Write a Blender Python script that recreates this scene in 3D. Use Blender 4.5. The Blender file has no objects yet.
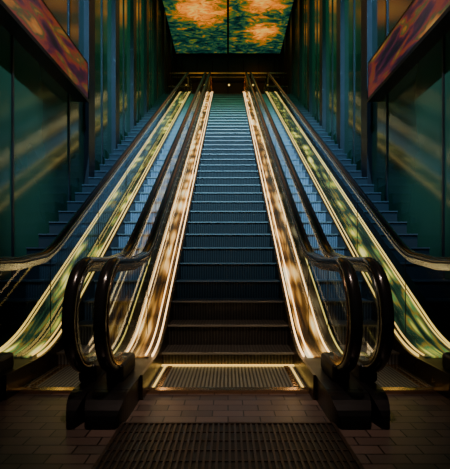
import bpy, math
from mathutils import Vector
C=bpy.context; S=C.scene
EYE=1.0; D0=3.75; D1=17.4; M=math.tan(math.radians(30)); W=0.35
R=M*(D1-D0)
def ramp(t,w=W):
    if t<=-w: return 0
    if t>=w: return t
    return (t+w)**2/(4*w)
def zf(y): return M*(ramp(y-D0)-ramp(y-D1))

# ---------- node helpers ----------
def newmat(name):
    m=bpy.data.materials.new(name); m.use_nodes=True
    nt=m.node_tree; return m,nt,nt.nodes['Principled BSDF']
def pmat(name,col,rough=.5,metal=0,em=None,es=0,spec=.5):
    m,nt,p=newmat(name)
    p.inputs['Base Color'].default_value=(*col,1); p.inputs['Roughness'].default_value=rough
    p.inputs['Metallic'].default_value=metal; p.inputs['Specular IOR Level'].default_value=spec
    if em: p.inputs['Emission Color'].default_value=(*em,1); p.inputs['Emission Strength'].default_value=es
    n=nt.nodes.new('ShaderNodeTexNoise'); n.inputs['Scale'].default_value=6
    tc=nt.nodes.new('ShaderNodeTexCoord'); nt.links.new(tc.outputs['Object'],n.inputs['Vector'])
    mr=nt.nodes.new('ShaderNodeMapRange'); mr.inputs['To Min'].default_value=max(0,rough-.08); mr.inputs['To Max'].default_value=min(1,rough+.08)
    nt.links.new(n.outputs['Fac'],mr.inputs['Value']); nt.links.new(mr.outputs['Result'],p.inputs['Roughness'])
    return m
def setramp(cr,stops):
    els=cr.color_ramp.elements
    while len(els)<len(stops): els.new(.5)
    for e,(pos,c) in zip(els,stops): e.position=pos; e.color=(*c,1)
def noise_emit(name,stops,scale,strength,stretch=(1,1,1),base=(.02,.02,.02),rough=.3,detail=3,dist=0,metal=0):
    m,nt,p=newmat(name)
    tc=nt.nodes.new('ShaderNodeTexCoord'); mp=nt.nodes.new('ShaderNodeMapping'); mp.inputs['Scale'].default_value=stretch
    n=nt.nodes.new('ShaderNodeTexNoise'); n.inputs['Scale'].default_value=scale; n.inputs['Detail'].default_value=detail
    n.inputs['Distortion'].default_value=dist
    cr=nt.nodes.new('ShaderNodeValToRGB'); setramp(cr,stops)
    L=nt.links.new
    L(tc.outputs['Object'],mp.inputs['Vector']); L(mp.outputs['Vector'],n.inputs['Vector']); L(n.outputs['Fac'],cr.inputs['Fac'])
    L(cr.outputs['Color'],p.inputs['Emission Color']); p.inputs['Emission Strength'].default_value=strength
    p.inputs['Base Color'].default_value=(*base,1); p.inputs['Roughness'].default_value=rough; p.inputs['Metallic'].default_value=metal
    return m

rubber=pmat('handrail_rubber',(.016,.015,.015),.17,spec=1.0)
bronze=pmat('bronze_trim',(.95,.68,.42),.2,1)
steel=pmat('steel_trim',(.55,.6,.58),.22,1)
darkmet=pmat('dark_metal',(.014,.014,.016),.35,.6)
black=pmat('black_paint',(.006,.006,.007),.5)
skirtm=pmat('skirt_panel',(.10,.075,.05),.3,.9)
glow=pmat('glow_gold',(.8,.5,.2),.4,0,(1,.6,.26),4.0)  # glow painted onto metal edge trims in place of their highlights
glow_amb=pmat('glow_amber',(.8,.5,.2),.4,0,(.85,.55,.12),1.7)  # painted glow for lit trims and comb frame; wall lamps share it

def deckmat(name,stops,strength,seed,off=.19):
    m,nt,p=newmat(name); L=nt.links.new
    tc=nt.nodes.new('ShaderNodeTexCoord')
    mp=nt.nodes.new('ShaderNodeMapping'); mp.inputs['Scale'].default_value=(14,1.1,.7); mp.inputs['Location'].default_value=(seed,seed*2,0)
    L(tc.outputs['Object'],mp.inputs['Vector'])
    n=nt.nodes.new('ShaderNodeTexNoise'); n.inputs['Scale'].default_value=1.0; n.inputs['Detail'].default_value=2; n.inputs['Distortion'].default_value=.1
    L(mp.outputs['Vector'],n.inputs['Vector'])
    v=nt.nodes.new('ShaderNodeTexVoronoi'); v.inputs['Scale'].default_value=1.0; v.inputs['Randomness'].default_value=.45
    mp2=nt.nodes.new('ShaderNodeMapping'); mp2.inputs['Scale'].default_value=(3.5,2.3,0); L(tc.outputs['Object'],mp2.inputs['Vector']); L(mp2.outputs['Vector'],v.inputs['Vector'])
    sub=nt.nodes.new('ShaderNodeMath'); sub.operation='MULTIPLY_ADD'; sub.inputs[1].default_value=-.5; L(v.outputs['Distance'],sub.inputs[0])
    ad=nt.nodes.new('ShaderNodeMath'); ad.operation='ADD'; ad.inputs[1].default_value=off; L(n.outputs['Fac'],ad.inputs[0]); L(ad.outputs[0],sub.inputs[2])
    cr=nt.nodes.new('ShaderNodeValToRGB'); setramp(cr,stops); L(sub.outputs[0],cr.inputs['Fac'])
    L(cr.outputs['Color'],p.inputs['Emission Color']); p.inputs['Emission Strength'].default_value=strength  # mottled emission paints light spots and reflections into the decks
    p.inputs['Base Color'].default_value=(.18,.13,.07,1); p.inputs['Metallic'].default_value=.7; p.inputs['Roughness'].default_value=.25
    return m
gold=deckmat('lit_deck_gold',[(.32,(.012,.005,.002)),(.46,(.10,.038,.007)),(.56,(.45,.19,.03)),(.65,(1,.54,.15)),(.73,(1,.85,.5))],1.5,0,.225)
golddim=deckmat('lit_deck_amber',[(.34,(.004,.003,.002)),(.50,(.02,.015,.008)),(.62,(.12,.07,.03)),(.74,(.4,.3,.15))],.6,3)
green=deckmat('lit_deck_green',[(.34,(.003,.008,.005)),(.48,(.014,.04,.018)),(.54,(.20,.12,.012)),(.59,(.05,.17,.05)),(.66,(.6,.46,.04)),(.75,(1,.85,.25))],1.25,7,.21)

def glassmat():
    m=bpy.data.materials.new('balustrade_glass'); m.use_nodes=True; nt=m.node_tree; nt.nodes.clear()
    o=nt.nodes.new('ShaderNodeOutputMaterial'); mx=nt.nodes.new('ShaderNodeMixShader'); t=nt.nodes.new('ShaderNodeBsdfTransparent')
    g=nt.nodes.new('ShaderNodeBsdfGlossy'); lw=nt.nodes.new('ShaderNodeLayerWeight'); lw.inputs['Blend'].default_value=.10
    t.inputs['Color'].default_value=(.88,.97,.96,1); g.inputs['Roughness'].default_value=.03; g.inputs['Color'].default_value=(.9,.95,.95,1)
    sc=nt.nodes.new('ShaderNodeMath'); sc.operation='MULTIPLY'; sc.inputs[1].default_value=.22
    L=nt.links.new; L(lw.outputs['Fresnel'],sc.inputs[0]); L(sc.outputs[0],mx.inputs['Fac']); L(t.outputs[0],mx.inputs[1]); L(g.outputs[0],mx.inputs[2]); L(mx.outputs[0],o.inputs['Surface'])
    return m
glass=glassmat()

def stepmat(name,c1,c2,rough=.35,metal=.3):
    m,nt,p=newmat(name); L=nt.links.new
    tc=nt.nodes.new('ShaderNodeTexCoord'); w=nt.nodes.new('ShaderNodeTexWave'); w.wave_type='BANDS'; w.bands_direction='X'
    w.inputs['Scale'].default_value=10.5
    cr=nt.nodes.new('ShaderNodeValToRGB'); cr.color_ramp.elements[0].position=.25; cr.color_ramp.elements[1].position=.6
    cr.color_ramp.elements[0].color=(*c1,1); cr.color_ramp.elements[1].color=(*c2,1)  # darker groove colour paints in the shade between cleats
    b=nt.nodes.new('ShaderNodeBump'); b.inputs['Strength'].default_value=.6; b.inputs['Distance'].default_value=.01
    L(tc.outputs['Object'],w.inputs['Vector']); L(w.outputs['Fac'],cr.inputs['Fac']); L(cr.outputs['Color'],p.inputs['Base Color'])
    L(w.outputs['Fac'],b.inputs['Height']); L(b.outputs['Normal'],p.inputs['Normal'])
    p.inputs['Metallic'].default_value=metal; p.inputs['Roughness'].default_value=rough
    return m
stepc=stepmat('step_dimmed',(.03,.028,.024),(.085,.08,.066),.4,.1)  # centre steps: base colour darkened to stand in for weaker light
steps_side=stepmat('step_brightened',(.16,.17,.18),(.45,.47,.48),.4,.1)  # side steps: base colour lightened to stand in for stronger light
combm=stepmat('comb_plate_metal',(.05,.055,.045),(.32,.33,.26))
nose=pmat('step_nosing',(.42,.40,.32),.4,.2)  # lighter strip paints the highlight along the step edges
stone=pmat('stair_stone',(.028,.032,.036),.35)
stonenose=pmat('stair_nosing',(.08,.09,.10),.4)

# ---------- mesh helpers ----------
def mesh(name,verts,faces,mat,parent=None,smooth=False,mats=None,mi=None):
    me=bpy.data.meshes.new(name); me.from_pydata([tuple(v) for v in verts],[],faces); me.update()
    o=bpy.data.objects.new(name,me); C.collection.objects.link(o)
    for mm in (mats or [mat]): me.materials.append(mm)
    if mi:
        for p,i in zip(me.polygons,mi): p.material_index=i
    if smooth:
        for p in me.polygons: p.use_smooth=True
    if parent: o.parent=parent
    return o
class B:
    def __init__(s): s.v=[];s.f=[];s.m=[]
    def box(s,x0,x1,y0,y1,z0,z1,mi=0):
        n=len(s.v)
        s.v+=[(x0,y0,z0),(x1,y0,z0),(x1,y1,z0),(x0,y1,z0),(x0,y0,z1),(x1,y0,z1),(x1,y1,z1),(x0,y1,z1)]
        s.f+=[(n,n+3,n+2,n+1),(n+4,n+5,n+6,n+7),(n,n+1,n+5,n+4),(n+1,n+2,n+6,n+5),(n+2,n+3,n+7,n+6),(n+3,n,n+4,n+7)]; s.m+=[mi]*6
    def sweep(s,secs,mi=0,closed=True,cap=True):
        n=len(s.v);k=len(secs[0])
        for q in secs: s.v+=q
        for i in range(len(secs)-1):
            for j in range(k if closed else k-1):
                a=n+i*k+j;b=n+i*k+(j+1)%k
                s.f.append((a,b,b+k,a+k)); s.m.append(mi)
        if cap and closed:
            s.f.append(tuple(n+j for j in range(k))[::-1]); s.m.append(mi)
            s.f.append(tuple(n+(len(secs)-1)*k+j for j in range(k))); s.m.append(mi)
    def obj(s,name,mats,parent=None,smooth=False):
        return mesh(name,s.v,s.f,None,parent,smooth,mats,s.m)

def ys(a,b):
    out=[a]; y=a
    while y<b-1e-6:
        near=min(abs(y-D0),abs(y-D1))
        y=min(b,y+(.06 if near<W+.1 else .45)); out.append(y)
    return out
def strip(b,xa,xb,h0,h1,ya,yb,mi=0,clamp=0.0):
    secs=[]
    for y in ys(ya,yb):
        z=zf(y); lo=max(clamp,z+h0); hi=z+h1
        secs.append([(xa,y,lo),(xb,y,lo),(xb,y,hi),(xa,y,hi)])
    b.sweep(secs,mi)
NR=.36; HR=.98; YN=2.8; YT=18.5
def railpath(off=0):
    p=[]
    c=HR-NR
    def add(y,z,ny,nz): p.append((y-ny*off,z-nz*off,ny,nz))
    add(YN+.12,c-NR,0,-1)
    N=28
    for i in range(N+1):
        a=-math.pi/2-math.pi*i/N
        ny,nz=math.cos(a),math.sin(a)
        add(YN+NR*ny,c+NR*nz,ny,nz)
    for y in ys(YN+.05,YT-.05):
        e=.01; s=(zf(y+e)-zf(y-e))/(2*e); l=math.hypot(s,1)
        add(y,zf(y)+HR,-s/l,1/l)
    for i in range(N+1):
        a=math.pi/2-math.pi*i/N
        ny,nz=math.cos(a),math.sin(a)
        add(YT+NR*ny,R+c+NR*nz,ny,nz)
    add(YT-.12,R+c-NR,0,-1)
    return p
def railsweep(b,x,prof,off=0,mi=0):
    secs=[]
    for (y,z,ny,nz) in railpath(off):
        secs.append([(x+u,y+ny*v,z+nz*v) for u,v in prof])
    b.sweep(secs,mi)
rail_prof=[(-.038,-.022),(-.040,.0),(-.035,.016),(-.02,.026),(0,.029),(.02,.026),(.035,.016),(.040,0),(.038,-.022),(.026,-.03),(-.026,-.03)]
def rectp(w,t): return [(-w/2,-t/2),(-w/2,t/2),(w/2,t/2),(w/2,-t/2)]
DH=.17
def balustrade(par,x,tag,trim):
    b=B(); railsweep(b,x,rail_prof); b.obj('handrail_'+tag,[rubber],par,True)
    b=B(); railsweep(b,x,rectp(.084,.024),.036); railsweep(b,x,rectp(.026,.03),.06)
    b.obj('handrail_guide_'+tag,[trim],par)
    b=B(); secs=[]
    for y in ys(YN,YT): secs.append([(x,y,zf(y)+DH-.02),(x,y,zf(y)+HR-.06)])
    b.sweep(secs,0,closed=False)
    for cy,cz,sg in ((YN,0,-1),(YT,R,1)):
        n=len(b.v); r=NR-.06; b.v.append((x,cy,cz+HR-NR))
        K=20
        for i in range(K+1):
            a=math.pi/2+sg*-1*math.pi*i/K
            b.v.append((x,cy+r*math.cos(a),cz+HR-NR+r*math.sin(a)))
        for i in range(K): b.f.append((n,n+1+i,n+2+i)); b.m.append(0)
    b.obj('glass_'+tag,[glass],par)
    b=B(); y=3.9
    while y<17.5:
        z=zf(y); b.box(x-.003,x+.003,y-.003,y+.003,z+DH,z+HR-.05); y+=1.45
    b.obj('glass_joints_'+tag,[darkmet],par)
    b=B()
    for i,(cy,cz) in enumerate(((YN,0),(YT,R))):
        b.box(x-.06,x+.06,cy-.05,cy+.34,cz+DH-.01,cz+HR-2*NR+.03)
    o=b.obj('newel_housing_'+tag,[darkmet],par)
    bv=o.modifiers.new('bv','BEVEL'); bv.width=.03; bv.segments=3

def deck(par,xa,xb,tag,mat,lit,glow_edges,glowmat):
    b=B(); strip(b,xa,xb,-.9,DH,2.6,18.75)
    secs=[]
    for i in range(9):
        a=i/8*math.pi/2
        y=2.6-.2*math.sin(a); h=DH*math.cos(a)*.92+.012
        ins=.05*(1-math.cos(a))
        secs.append([(xa+ins,y,0),(xb-ins,y,0),(xb-ins,y,h),(xa+ins,y,h)])
    b.sweep(secs)
    b.obj('deck_body_'+tag,[darkmet],par)
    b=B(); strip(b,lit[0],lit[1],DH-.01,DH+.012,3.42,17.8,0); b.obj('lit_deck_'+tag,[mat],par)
    b=B()
    for x in glow_edges: strip(b,x-.005,x+.005,DH,DH+.02,3.45,17.8)
    b.obj('glow_trim_'+tag,[glowmat],par)  # metal trim lines; emission stands in for light caught on them

def stepset(b,xa,xb,run=.35):
    y0=D0; prof=[]
    while y0<D1+.3:
        zt=min(zf(y0+run*.5+.05),R)
        prof.append((y0,zt)); y0+=run
    zprev=-.05
    for i,(yy,zt) in enumerate(prof):
        y1=prof[i+1][0] if i+1<len(prof) else yy+run
        if zt-zprev>.004:
            b.box(xa,xb,yy+.012,y1+.02,zprev-.1 if i else -.12,zt-.012)
            b.box(xa,xb,yy,y1,zt-.02,zt)
            b.box(xa,xb,yy-.004,yy+.012,zt-.014,zt+.002,1)
        else:
            b.box(xa,xb,yy,y1,zt-.05,zt)
        zprev=zt
def steps(par,xa,xb,sm_):
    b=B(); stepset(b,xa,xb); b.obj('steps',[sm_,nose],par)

def escalator(name,xa,xb,rails,decks,sm_):
    e=bpy.data.objects.new(name,None); C.collection.objects.link(e); e.empty_display_size=.3
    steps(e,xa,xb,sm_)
    b=B(); strip(b,xa+.0,xb,-.95,-.25,3.9,17.7); b.obj('truss',[black],e)
    b=B(); strip(b,xa-.02,xa,-.25,DH+.006,2.9,18.2); strip(b,xb,xb+.02,-.25,DH+.006,2.9,18.2); b.obj('skirt_panels',[skirtm],e)
    b=B(); b.box(xa,xb,3.1,3.76,.0,.022); b.box(xa,xb,3.03,3.1,.0,.028,1); b.box(xa,xb,3.72,3.76,.022,.03,2)
    for x in (xa+.03,xb-.042): b.box(x,x+.012,3.1,3.72,.022,.03,2)
    y=3.13
    while y<3.7:
        b.box(xa+.06,xa+.10,y,y+.035,.022,.03,1); b.box(xb-.10,xb-.06,y,y+.035,.022,.03,1); y+=.06
    b.box(xa,xb,17.72,18.5,R-.02,R+.012)
    k=xa+.02
    while k<xb-.02:
        b.box(k,k+.008,3.74,3.80,.01,.03,1); k+=.022
    b.obj('comb_plate',[combm,bronze,glow_amb if abs(xa+xb)<.1 else bronze],e)
    for (x,tag,trim) in rails: balustrade(e,x,tag,trim)
    for d in decks: deck(e,*d)
    return e
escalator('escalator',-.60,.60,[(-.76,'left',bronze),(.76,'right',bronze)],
  [(-.87,-.621,'left',gold,(-.86,-.66),(-.635,-.69,-.866),glow),(.621,.87,'right',gold,(.66,.86),(.635,.69,.866),glow)],stepc)
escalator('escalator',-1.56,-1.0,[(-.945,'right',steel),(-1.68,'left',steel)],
  [(-.979,-.872,'right',golddim,(-.97,-.885),(-.975,),glow_amb),(-2.12,-1.581,'left',green,(-1.97,-1.63),(-1.595,-1.64,-1.96,-2.0),glow_amb)],steps_side)
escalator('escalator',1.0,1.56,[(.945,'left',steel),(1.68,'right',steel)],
  [(.872,.979,'left',golddim,(.885,.97),(.975,),glow_amb),(1.581,2.12,'right',green,(1.63,1.97),(1.595,1.64,1.96,2.0),glow_amb)],steps_side)
for s in (-1,1):
    b=B(); x0,x1=sorted((s*2.125,s*2.695)); stepset(b,x0,x1,.35); strip(b,x0,x1,-.6,-.25,4.2,17.6)
    b.obj('staircase',[stone,stonenose])

# ---------- room ----------
WX=2.8; CZ=11.6; YB=21.5; YF=-1.5
def floormat():
    m,nt,p=newmat('floor_tiles'); L=nt.links.new
    tc=nt.nodes.new('ShaderNodeTexCoord'); br=nt.nodes.new('ShaderNodeTexBrick')
    br.inputs['Scale'].default_value=4; br.inputs['Color1'].default_value=(.17,.12,.10,1); br.inputs['Color2'].default_value=(.09,.07,.062,1)
    br.inputs['Mortar'].default_value=(.006,.005,.005,1); br.inputs['Mortar Size'].default_value=.018
    br.inputs['Brick Width'].default_value=.8; br.inputs['Row Height'].default_value=.4
    L(tc.outputs['Object'],br.inputs['Vector']); L(br.outputs['Color'],p.inputs['Base Color'])
    b=nt.nodes.new('ShaderNodeBump'); b.inputs['Strength'].default_value=.5; b.inputs['Distance'].default_value=.004; b.invert=True
    L(br.outputs['Fac'],b.inputs['Height']); L(b.outputs['Normal'],p.inputs['Normal']); p.inputs['Roughness'].default_value=.33
    return m
b=B(); b.box(-WX,WX,YF,YB,-.15,0); b.obj('floor',[floormat()])
b=B(); b.box(-WX,WX,18.0,YB,R-.5,R-.021); b.obj('floor_upper',[darkmet])
b=B(); gx0,gx1,gy0,gy1=-.62,.62,1.9,2.46
b.box(gx0,gx1,gy0,gy1,0,.004,1)
b.box(gx0-.02,gx1+.02,gy0-.02,gy0,0,.014); b.box(gx0-.02,gx1+.02,gy1,gy1+.02,0,.014)
b.box(gx0-.02,gx0,gy0,gy1,0,.014); b.box(gx1,gx1+.02,gy0,gy1,0,.014)
x=gx0+.015
while x<gx1-.01: b.box(x,x+.012,gy0,gy1,.004,.012); x+=.032
for k in range(1,5): 
    yy=gy0+(gy1-gy0)*k/5; b.box(gx0,gx1,yy,yy+.008,.004,.010)
b.obj('floor_grille',[pmat('grille_metal',(.10,.075,.065),.4,.8),black])

def wallglass():
    m,nt,p=newmat('wall_dark_glass'); L=nt.links.new
    tc=nt.nodes.new('ShaderNodeTexCoord'); n=nt.nodes.new('ShaderNodeTexNoise'); n.inputs['Scale'].default_value=.7
    cr=nt.nodes.new('ShaderNodeValToRGB'); cr.color_ramp.elements[0].color=(.009,.038,.024,1); cr.color_ramp.elements[1].color=(.028,.10,.062,1)
    L(tc.outputs['Object'],n.inputs['Vector']); L(n.outputs['Fac'],cr.inputs['Fac']); L(cr.outputs['Color'],p.inputs['Base Color'])
    p.inputs['Roughness'].default_value=.12; p.inputs['Specular IOR Level'].default_value=.35
    return m
wg=wallglass()
for s,nm in ((-1,'left'),(1,'right')):
    b=B(); b.box(*(sorted((s*WX,s*(WX+.2)))),YF,YB,-.15,CZ+.2); b.obj('wall_'+nm,[wg])
    b=B(); y=2.3
    while y<YB:
        if not 3<y<7: b.box(*(sorted((s*(WX-.1),s*WX))),y,y+.36,0,CZ)
        b.box(*(sorted((s*(WX-.02),s*WX))),y+1.12,y+1.16,0,CZ)
        y+=1.9
    b.obj('trim_'+nm,[black])
b=B(); b.box(-WX-.2,WX+.2,YB,YB+.2,-.15,CZ+.2)
b.obj('wall_back',[pmat('back_wall',(.010,.022,.024),.4)])
b=B(); b.box(-WX-.2,WX+.2,YF,YB+.2,CZ,CZ+.2); b.obj('ceiling',[black])
b=B()
for i in range(-3,4): b.box(i*.8-.03,i*.8+.03,YB-.06,YB,R-.021,CZ-.3)
b.box(-WX,WX,YB-.06,YB,R+2.3,R+2.4)
b.obj('window_frame',[darkmet])
for x in (-1.2,.05,1.3):
    b=B(); K=12; secs=[]
    for y_,r in ((0,.07),(-.05,.07)): secs.append([(x+r*math.cos(2*math.pi*i/K),YB-.06+y_,R+2.1+r*math.sin(2*math.pi*i/K)) for i in range(K)])
    b.sweep(secs,0)
    secs=[[(x+.05*math.cos(2*math.pi*i/K),YB-.11+y_,R+2.1+.05*math.sin(2*math.pi*i/K)) for i in range(K)] for y_ in (0,-.01)]
    b.sweep(secs,1); b.obj('wall_lamp',[darkmet,glow_amb])
b=B()
for x in (-1.83,-.868,.868,1.83): b.box(x-.025,x+.025,18.92,18.97,R-.021,R+1.62)
b.box(-2.7,2.7,18.92,18.97,R+1.58,R+1.64)
b.box(-2.7,2.7,18.93,18.96,R+1.42,R+1.44)
b.obj('landing_gate_frame',[steel])

def ceilmat():
    m,nt,p=newmat('ceiling_panel_glow'); L=nt.links.new
    tc=nt.nodes.new('ShaderNodeTexCoord')
    n=nt.nodes.new('ShaderNodeTexNoise'); n.inputs['Scale'].default_value=3.4; n.inputs['Detail'].default_value=8; n.inputs['Distortion'].default_value=1.2; n.inputs['Roughness'].default_value=.65
    mpn=nt.nodes.new('ShaderNodeMapping'); mpn.inputs['Scale'].default_value=(.6,1.1,1)
    L(tc.outputs['Object'],mpn.inputs['Vector']); L(mpn.outputs['Vector'],n.inputs['Vector'])
    n0=nt.nodes.new('ShaderNodeTexNoise'); n0.inputs['Scale'].default_value=1.1; n0.inputs['Detail'].default_value=2; L(tc.outputs['Object'],n0.inputs['Vector'])
    wv=nt.nodes.new('ShaderNodeVectorMath'); wv.operation='MULTIPLY_ADD'; wv.inputs[1].default_value=(1.4,1.4,0); L(n0.outputs['Color'],wv.inputs[0])
    sh=nt.nodes.new('ShaderNodeVectorMath'); sh.operation='ADD'; sh.inputs[1].default_value=(-.7,-.7,0); L(tc.outputs['Object'],sh.inputs[0]); L(sh.outputs[0],wv.inputs[2])
    acc=None
    for (x,y,z),r in (((-1.2,17.5,CZ),1.3),((1.6,19.2,CZ),1.0),((1.4,17.0,CZ),1.0),((-1.4,14.2,CZ),1.2),((1.2,14.0,CZ),1.2)):
        d=nt.nodes.new('ShaderNodeVectorMath'); d.operation='DISTANCE'; d.inputs[1].default_value=(x,y,z); L(wv.outputs[0],d.inputs[0])
        mr=nt.nodes.new('ShaderNodeMapRange'); mr.inputs['From Min'].default_value=0; mr.inputs['From Max'].default_value=r*1.45; mr.inputs['To Min'].default_value=1; mr.inputs['To Max'].default_value=0
        mr.interpolation_type='SMOOTHSTEP'; L(d.outputs['Value'],mr.inputs['Value'])
        if acc is None: acc=mr.outputs['Result']
        else:
            a=nt.nodes.new('ShaderNodeMath'); a.operation='MAXIMUM'; L(acc,a.inputs[0]); L(mr.outputs['Result'],a.inputs[1]); acc=a.outputs[0]
    a=nt.nodes.new('ShaderNodeMath'); a.operation='MULTIPLY_ADD'; a.inputs[1].default_value=.56; L(acc,a.inputs[0])
    b2=nt.nodes.new('ShaderNodeMath'); b2.operation='MULTIPLY_ADD'; b2.inputs[1].default_value=1.5; b2.inputs[2].default_value=-.55; L(n.outputs['Fac'],b2.inputs[0]); L(b2.outputs[0],a.inputs[2])
    cr=nt.nodes.new('ShaderNodeValToRGB')
    setramp(cr,[(.06,(.001,.008,.010)),(.24,(.004,.05,.032)),(.36,(.06,.13,.012)),(.47,(.4,.12,.006)),(.62,(1,.24,.008)),(.84,(1,.58,.08))])
    L(a.outputs[0],cr.inputs['Fac']); L(cr.outputs['Color'],p.inputs['Emission Color']); p.inputs['Emission Strength'].default_value=1.05
    p.inputs['Base Color'].default_value=(.02,.04,.04,1); p.inputs['Roughness'].default_value=.3
    return m
b=B()
for xa,xb in ((-2.68,-.05),(.05,2.68)):
    b.box(xa,xb,13.0,21.2,CZ-.06,CZ-.001)
b.obj('ceiling_light_panel',[ceilmat()])

sm=noise_emit('sign_glow',[(.36,(.008,.004,.015)),(.45,(.08,.008,.04)),(.52,(.34,.04,.012)),(.57,(.06,.10,.02)),(.64,(.6,.18,.02)),(.75,(.8,.45,.08))],1.9,.5,(1,.6,2.6),(.02,.02,.02),.3,7,.6)
for s in (-1,1):
    b=B(); b.box(*(sorted((s*2.58,s*2.80))),2.0,7.6,3.88,4.6)
    b.box(*(sorted((s*2.572,s*2.58))),2.05,7.55,3.93,4.55,1)
    b.box(*(sorted((s*2.56,s*2.58))),2.0,7.6,3.86,3.92,0)
    b.obj('illuminated_sign',[darkmet,sm])

for xa,xb in ((-.94,-.80),(.80,.94),(-2.74,-1.74),(1.74,2.74)):
    b=B(); y=18.86
    b.box(xa,xb,y,y+.04,R+.95,R+1.0); b.box(xa,xb,y,y+.03,R+.1,R+.13)
    n=max(1,int((xb-xa)/.12))
    for i in range(n+1):
        xx=xa+(xb-xa)*i/n; b.box(xx-.008,xx+.008,y+.005,y+.03,R-.02,R+.95)
    b.obj('guard_railing',[steel])

# ---------- lights ----------
def spot(name,loc,tgt,col,pw,ang,blend=.6,size=.06):
    l=bpy.data.lights.new(name,'SPOT'); l.energy=pw; l.color=col; l.spot_size=math.radians(ang); l.spot_blend=blend; l.shadow_soft_size=size
    o=bpy.data.objects.new(name,l); C.collection.objects.link(o)
    d=Vector(tgt)-Vector(loc); q=d.to_track_quat('-Z','Y')
    e=bpy.data.objects.new('unseen_spotlight',None); C.collection.objects.link(e); e.location=loc  # unseen ceiling fixture, added to carry each spot
    o.parent=e; o.rotation_mode='QUATERNION'; o.rotation_quaternion=q
    bb=B(); K=16; secs=[]
    for z,r in ((.16,.11),(-.02,.11),(-.02,.10),(.10,.095)):
        secs.append([(r*math.cos(2*math.pi*i/K),r*math.sin(2*math.pi*i/K),z) for i in range(K)])
    bb.sweep(secs,0,cap=False)
    h=bb.obj('housing',[black],e); h.rotation_mode='QUATERNION'; h.rotation_quaternion=q
    zc=(CZ-loc[2])
    bb=B(); bb.box(-.015,.015,-.015,.015,.1,zc); bb.obj('stem',[black],e)
blue=(.24,.58,1.0)
for s in (-1,1):
    spot('fill_side',(s*1.35,-.5,11.2),(s*1.35,9.0,3.0),blue,7500,52,1)  # added out of view to light the side step risers
    spot('lamp_wall',(s*-1.0,3.0,11.2),(s*2.8,5.5,2.8),(.45,.65,.8),7500,13,1)
    spot('fill_wall_upper',(s*-1.6,8.0,11.2),(s*2.8,12,7.0),(.12,.9,.55),1600,75,.9)  # added teal fill to tint the upper walls
spot('fill_centre',(0,.5,11.2),(0,12.5,5.0),(.65,.85,.72),900,34,1)  # added out of view to light the centre step risers
spot('fill_low',(0,.5,11.2),(0,3.2,0),(1,.7,.54),2200,18,1)  # added warm fill for first steps, newels and floor tiles

w=bpy.data.worlds.new('World'); S.world=w; w.use_nodes=True
w.node_tree.nodes['Background'].inputs[0].default_value=(.05,.12,.14,1); w.node_tree.nodes['Background'].inputs[1].default_value=.05

cam=bpy.data.cameras.new('Camera'); co=bpy.data.objects.new('Camera',cam); C.collection.objects.link(co)
co.location=(0,0,EYE); co.rotation_euler=(math.pi/2,0,0)
cam.sensor_fit='HORIZONTAL'; cam.sensor_width=36; cam.lens=36*412/450; cam.shift_y=23.5/450; cam.shift_x=-3/450
cam.clip_start=.05
S.camera=co
